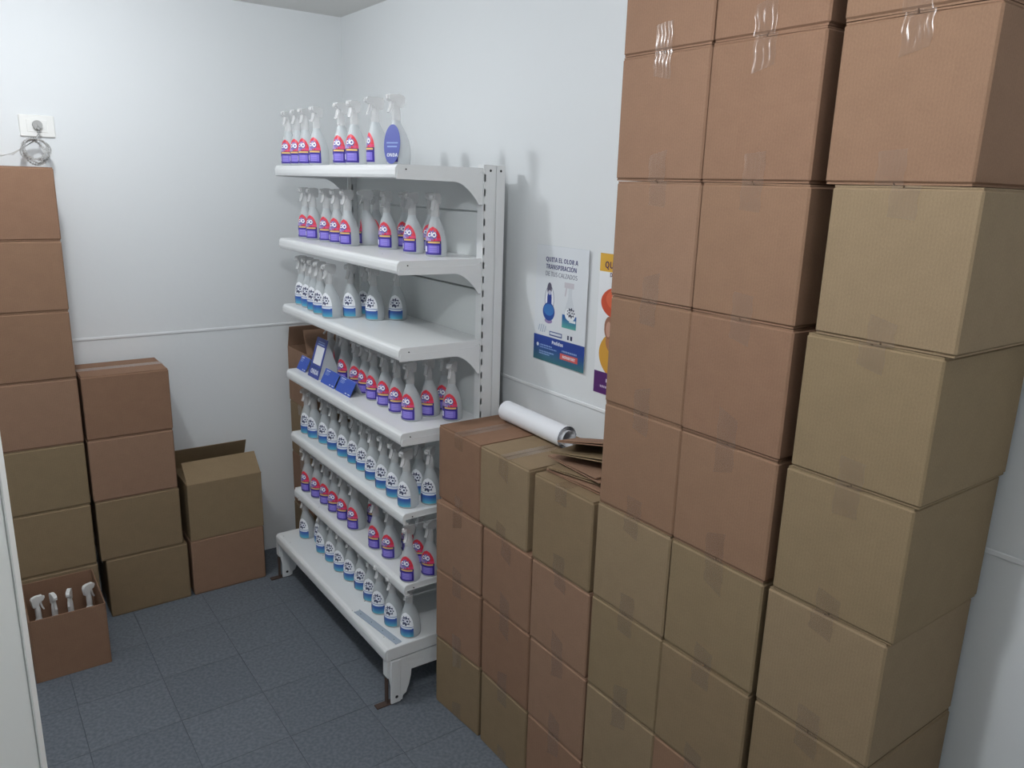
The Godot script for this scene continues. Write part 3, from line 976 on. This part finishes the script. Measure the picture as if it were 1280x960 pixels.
# ------------------------------------------------------------------ small things
func tent_card(z0: float, z1: float, x: float, h: float, depth: float, label: String, tilt := 0.0) -> Node3D:
	# folded card: front panel leaning back to a ridge, rear panel coming down behind
	var t := thing("tent_card", label, "card", Vector3(x, SHELF_Y[3] + 0.0003, (z0 + z1) * 0.5), tilt, "blue tent cards")
	var w := z1 - z0
	var lean := atan2(depth * 0.5, h)
	var ln := sqrt(h * h + depth * depth * 0.25)
	# local +z is towards the room (-x in the world)
	t.rotation.y = -PI / 2 + tilt
	var f := piece("front_panel", span_mesh(Vector3(-w / 2, 0, -0.0006), Vector3(w / 2, ln, 0.0), 0.0), M.blue_card, t, Vector3.ZERO, Vector3(-lean, 0, 0))
	piece("rear_panel", span_mesh(Vector3(-w / 2, 0, 0.0), Vector3(w / 2, ln, 0.0006), 0.0), M.card_back, t, Vector3(0, 0, -depth), Vector3(lean, 0, 0))
	# printing: a pale block of short lines upper left, small marks at the lower right
	for k in 4:
		piece("print_line", span_mesh(Vector3(-w * 0.40, ln * (0.86 - 0.09 * k), 0.0001), Vector3(-w * (0.12 + 0.05 * (k % 2)), ln * (0.90 - 0.09 * k), 0.0005)), M.print_white if k == 0 else M.print_pale, f)
	piece("print_mark", span_mesh(Vector3(w * 0.12, ln * 0.09, 0.0001), Vector3(w * 0.22, ln * 0.14, 0.0005)), M.print_white, f)
	piece("print_mark", span_mesh(Vector3(w * 0.30, ln * 0.09, 0.0001), Vector3(w * 0.44, ln * 0.14, 0.0005)), M.print_white, f)
	return t

func build_small_things() -> void:
	# tent cards on the fourth shelf
	tent_card(0.364, 0.462, -0.408, 0.056, 0.056, "small blue tent card at the left end of the fourth shelf")
	tent_card(0.640, 0.775, -0.412, 0.056, 0.056, "small blue tent card right of the tall display card")
	tent_card(0.787, 0.926, -0.411, 0.056, 0.056, "small blue tent card with its grey back showing, nearest the bottles")
	var t := thing("display_card", "tall blue display card with a white panel on the fourth shelf", "card", Vector3(-0.412, SHELF_Y[3] + 0.0003, 0.560), -PI / 2)
	var w := 0.112
	var f := piece("front_panel", span_mesh(Vector3(-w / 2, 0, -0.001), Vector3(w / 2, 0.168, 0.0)), M.navy_card, t, Vector3.ZERO, Vector3(-0.30, 0, 0))
	piece("white_panel", span_mesh(Vector3(-w * 0.32, 0.058, 0.0001), Vector3(w * 0.38, 0.134, 0.0006)), M.paper, f)
	for k in 2:
		piece("print_line", span_mesh(Vector3(-w * 0.28, 0.140 + 0.009 * k, 0.0001), Vector3(w * 0.30, 0.1445 + 0.009 * k, 0.0005)), M.print_pale, f)
	var cv := begin()
	var arc := []
	for k in 9:
		var u := k / 8.0
		arc.append(Vector3(lerpf(-w / 2, w / 2, u), 0.055 - 0.012 * sin(u * PI * 0.8), 0.0002))
	tube(cv, arc, 0.0012, 6)
	piece("green_stripe", done(cv), M.print_green, f)
	words("ONDA", 0.020, M.print_white, f, Vector3(0.002, 0.025, 0.0004))
	var ear := begin()
	extrude(ear, PackedVector2Array([Vector2(0, 0), Vector2(0.100, 0), Vector2(0.048, 0.155)]), Vector3.ZERO, Vector3.FORWARD, Vector3.UP, Vector3.RIGHT, 0.0012)
	piece("rear_strut", done(ear), M.card_back, t, Vector3(w / 2 - 0.002, 0, -0.002))

	# oval sign on the last bottle of the top shelf
	var ov := thing("oval_sign", "blue oval sign leaning on the nearest bottle of the top shelf", "sign", Vector3(-0.4555, SHELF_Y[0] + 0.0005, 1.372), -PI / 2 + deg_to_rad(26.0))
	var os := begin()
	var pr := PackedVector2Array()
	for k in 32:
		var a := TAU * k / 32.0
		pr.append(Vector2(cos(a) * 0.030, 0.058 + sin(a) * 0.058))
	extrude(os, pr, Vector3.ZERO, Vector3.RIGHT, Vector3.UP, Vector3.BACK, 0.0012)
	var ob := piece("board", done(os), M.oval, ov, Vector3.ZERO, Vector3(-0.09, 0, 0))
	words("ONDA", 0.0105, M.print_white, ob, Vector3(0.003, 0.026, 0.0011))
	for k in 2:
		piece("print_line", span_mesh(Vector3(-0.020 + 0.003 * k, 0.060 - 0.011 * k, 0.0007), Vector3(0.022 - 0.003 * k, 0.064 - 0.011 * k, 0.001)), M.print_pale, ob)

	# loose price rail on the base shelf
	var rl := thing("price_rail", "grey plastic price strip lying on the base shelf", "strip", Vector3(-0.477, 0.2263, 1.267), deg_to_rad(7.0))
	var rs := begin()
	span(rs, Vector3(-0.0125, 0, -0.138), Vector3(0.0125, 0.002, 0.138), 0.0006)
	span(rs, Vector3(-0.0125, 0.0015, -0.138), Vector3(-0.0105, 0.005, 0.138), 0.0006)
	span(rs, Vector3(0.0105, 0.0015, -0.138), Vector3(0.0125, 0.005, 0.138), 0.0006)
	piece("strip", done(rs), M.rail, rl)
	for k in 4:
		piece("painted_hole", disc_mesh(0.002, 0.0004, 8), M.dark, rl, Vector3(0, 0.002, -0.11 + 0.073 * k))  # flat dark discs stand for holes, their inner shade put into the colour

	# posters on the right wall
	build_posters()

	# paper roll on the low columns
	var ry := 1.031
	var roll := thing("paper_roll", "rolled white paper lying on the low carton columns by the wall", "paper roll", Vector3(-0.118, ry, 1.70), deg_to_rad(-2.0))
	var sp := begin()
	sp.set_smooth_group(0)
	var len := 0.335
	var prev := Vector3.ZERO
	var steps := 84
	for k in steps + 1:
		var fr := float(k) / steps
		var a := -PI / 2 + fr * TAU * 3.1
		var r := 0.0345 - 0.0125 * pow(fr, 1.6)
		var p := Vector3(cos(a) * r, 0.0347 + sin(a) * r - 0.004 * fr, 0)
		if k > 0:
			var cz := Vector3(0, 0.0347, 0)
			var tail := len * 0.5 + 0.016 * clampf((fr - 0.7) / 0.3, 0.0, 1.0)
			quad(sp, prev + Vector3(0, 0, -len / 2), p + Vector3(0, 0, -len / 2), p + Vector3(0, 0, tail), prev + Vector3(0, 0, tail), cz)
		prev = p
	var pm := piece("sheet", done(sp), M.paper, roll)
	piece("end_rim", tube_ring(0.0345, 0.0016), M.paper_grey, roll, Vector3(0, 0.0347, len / 2 - 0.001))
	pm.name = "sheet"

	# flattened cartons
	var layers := [[0.0, -0.015, 2.105, 2.0, 2.0], [0.0125, -0.004, 2.098, 12.0, 3.0], [0.026, 0.002, 2.085, -4.0, 2.6], [0.051, 0.006, 2.082, 20.0, 3.4, 7.0], [0.076, 0.020, 2.076, 34.0, 3.0, 15.0]]
	var nm := ["lowest", "second from the bottom", "middle", "second from the top", "topmost"]
	for k in 5:
		var L: Array = layers[k]
		var fc := thing("flattened_carton", "flattened brown carton on the low column, %s of the pile" % nm[k], "cardboard", Vector3(-0.165 + L[1], 1.0315 + L[0], L[2]), deg_to_rad(L[3]), "flattened cartons")
		if L.size() > 5:
			fc.basis = Basis(Vector3(1, 0, 1).normalized(), -deg_to_rad(L[5])) * fc.basis
		var m: Material = (M.kraft_red if k % 2 == 0 else M.kraft_tan)[k % 4]
		var hw := 0.112 if k < 3 else 0.10
		piece("lower_panel", span_mesh(Vector3(-hw, 0.0, -0.120), Vector3(hw, 0.0032, 0.112), 0.0008), m, fc)
		piece("upper_panel", span_mesh(Vector3(-hw, 0.0, 0.0), Vector3(hw, 0.0032, 0.230 - 0.008 * k), 0.0008), m, fc, Vector3(0, 0.0034, -0.118), Vector3(deg_to_rad(-L[4] * 0.45), 0, 0))
		piece("fold", tube_between(Vector3(-hw, 0.0034, -0.120), Vector3(hw, 0.0034, -0.120), 0.0032), m, fc)

	# wall socket, plug and coiled cord
	var so := thing("wall_socket", "white wall socket on the back wall above the left stack", "socket", Vector3(-1.250, 1.971, 0.0))
	piece("plate", span_mesh(Vector3(-0.059, -0.040, 0.0), Vector3(0.059, 0.040, 0.009), 0.003), M.plastic, so)
	piece("module", span_mesh(Vector3(-0.034, -0.0225, 0.008), Vector3(0.034, 0.0225, 0.011), 0.001), M.plastic, so)
	var pg := thing("plug", "grey plug in the wall socket with a long coiled cord", "plug", Vector3(-1.250, 1.971, 0.011))
	var ps := begin()
	tube(ps, [Vector3(0, 0.004, 0.0), Vector3(0, 0.004, 0.012), Vector3(0, 0.003, 0.02)], 0.0165, 16)
	tube(ps, [Vector3(0, 0.003, 0.015), Vector3(0.001, -0.010, 0.024), Vector3(0.002, -0.024, 0.026)], 0.0085, 12)
	piece("plug_body", done(ps), M.plug, pg)
	var cs := begin()
	var pts := []
	var cc := Vector3(-0.022, -0.0925, 0.085)
	for k in 5:
		pts.append(Vector3(0.002, -0.024, 0.026).lerp(cc + Vector3(0.012, 0.05, -0.01), k / 4.0))
	var turns := 6.0
	var cnt := 190
	for k in cnt:
		var fr := float(k) / cnt
		var a := PI * 0.5 + fr * TAU * turns
		var wob := 0.5 + 0.5 * sin(fr * 23.0)
		var q := Vector3(cos(a) * (0.040 + 0.008 * wob), sin(a) * (0.040 + 0.010 * (1.0 - wob)), 0.016 * sin(a * 0.5 + fr * 3.0))
		q = q.rotated(Vector3.UP, 0.55 * sin(fr * 5.0)).rotated(Vector3.RIGHT, -0.45)
		q.y = maxf(q.y, -0.054)
		pts.append(cc + q)
	for k in 12:
		var fr := (k + 1) / 12.0
		pts.append(cc + Vector3(-0.042 - 0.42 * fr, -0.010 - 0.042 * minf(1.0, fr * 2.2) + 0.004 * sin(fr * 8.0), 0.02 - 0.01 * fr))
	tube(cs, pts, 0.0040, 10)
	piece("cord", done(cs), M.cord, pg)

func tube_between(a: Vector3, b: Vector3, r: float) -> ArrayMesh:
	var st := begin()
	tube(st, [a, b], r, 8)
	return done(st)

func tube_ring(r: float, t: float) -> ArrayMesh:
	var st := begin()
	var p := []
	for k in 33:
		var a := TAU * k / 32.0
		p.append(Vector3(cos(a) * r, sin(a) * r, 0))
	tube(st, p, t, 6)
	return done(st)

func print_sheet(w: float, h: float) -> ArrayMesh:
	# a printed face, local +z towards the reader, origin at its centre
	var st := begin()
	var v := [Vector3(-w / 2, h / 2, 0), Vector3(w / 2, h / 2, 0), Vector3(w / 2, -h / 2, 0), Vector3(-w / 2, -h / 2, 0)]
	var uv := [Vector2(0, 0), Vector2(1, 0), Vector2(1, 1), Vector2(0, 1)]
	for q in [0, 1, 2, 0, 2, 3]:
		st.set_uv(uv[q])
		st.add_vertex(v[q])
	return done(st)

func build_posters() -> void:
	var rot := -PI / 2
	var w := 0.268
	var h := 0.383
	var a := thing("poster", "shoe deodorant poster with a blue shoe and a spray bottle", "poster", Vector3(-0.0042, 1.4285, 1.661), rot - deg_to_rad(1.3), "posters on the right wall")
	piece("sheet", span_mesh(Vector3(-w / 2, -h / 2, 0.0), Vector3(w / 2, h / 2, 0.0008)), M.paper, a)
	var pm := mat(Color.WHITE, 0.42)
	pm.albedo_texture = shoe_poster_texture()
	piece("print", print_sheet(w, h), pm, a, Vector3(0, 0, 0.0010))
	words("QUITA EL OLOR A", 0.0150, M.print_navy, a, Vector3(0.0, 0.147, 0.0012), Vector3.ZERO, true)
	words("TRANSPIRACIÓN", 0.0150, M.print_navy, a, Vector3(-0.001, 0.124, 0.0012), Vector3.ZERO, true)
	words("DE TUS CALZADOS", 0.0150, M.print_grey, a, Vector3(0.0, 0.101, 0.0012), Vector3.ZERO, false)
	words("Pedidos", 0.0120, M.print_white, a, Vector3(-0.004, -0.122, 0.0012), Vector3.ZERO, true)
	words("NOVAFORT", 0.0095, M.print_white, a, Vector3(0.0575, -0.159, 0.0012), Vector3.ZERO, true)
	var h2 := 0.427
	var b := thing("poster", "pet poster with a yellow header partly hidden by the tall cartons", "poster", Vector3(-0.0006, 1.4035, 1.972), rot, "posters on the right wall")
	piece("sheet", span_mesh(Vector3(-w / 2, -h2 / 2, 0.0), Vector3(w / 2, h2 / 2, 0.0008)), M.paper, b)
	var pm2 := mat(Color.WHITE, 0.42)
	pm2.albedo_texture = pet_poster_texture()
	piece("print", print_sheet(w, h2), pm2, b, Vector3(0, 0, 0.0010))
	words("QU", 0.020, M.print_purple, b, Vector3(-0.093, 0.180, 0.0012), Vector3.ZERO, true)
	words("D", 0.013, M.print_purple, b, Vector3(-0.083, 0.152, 0.0012), Vector3.ZERO, true)
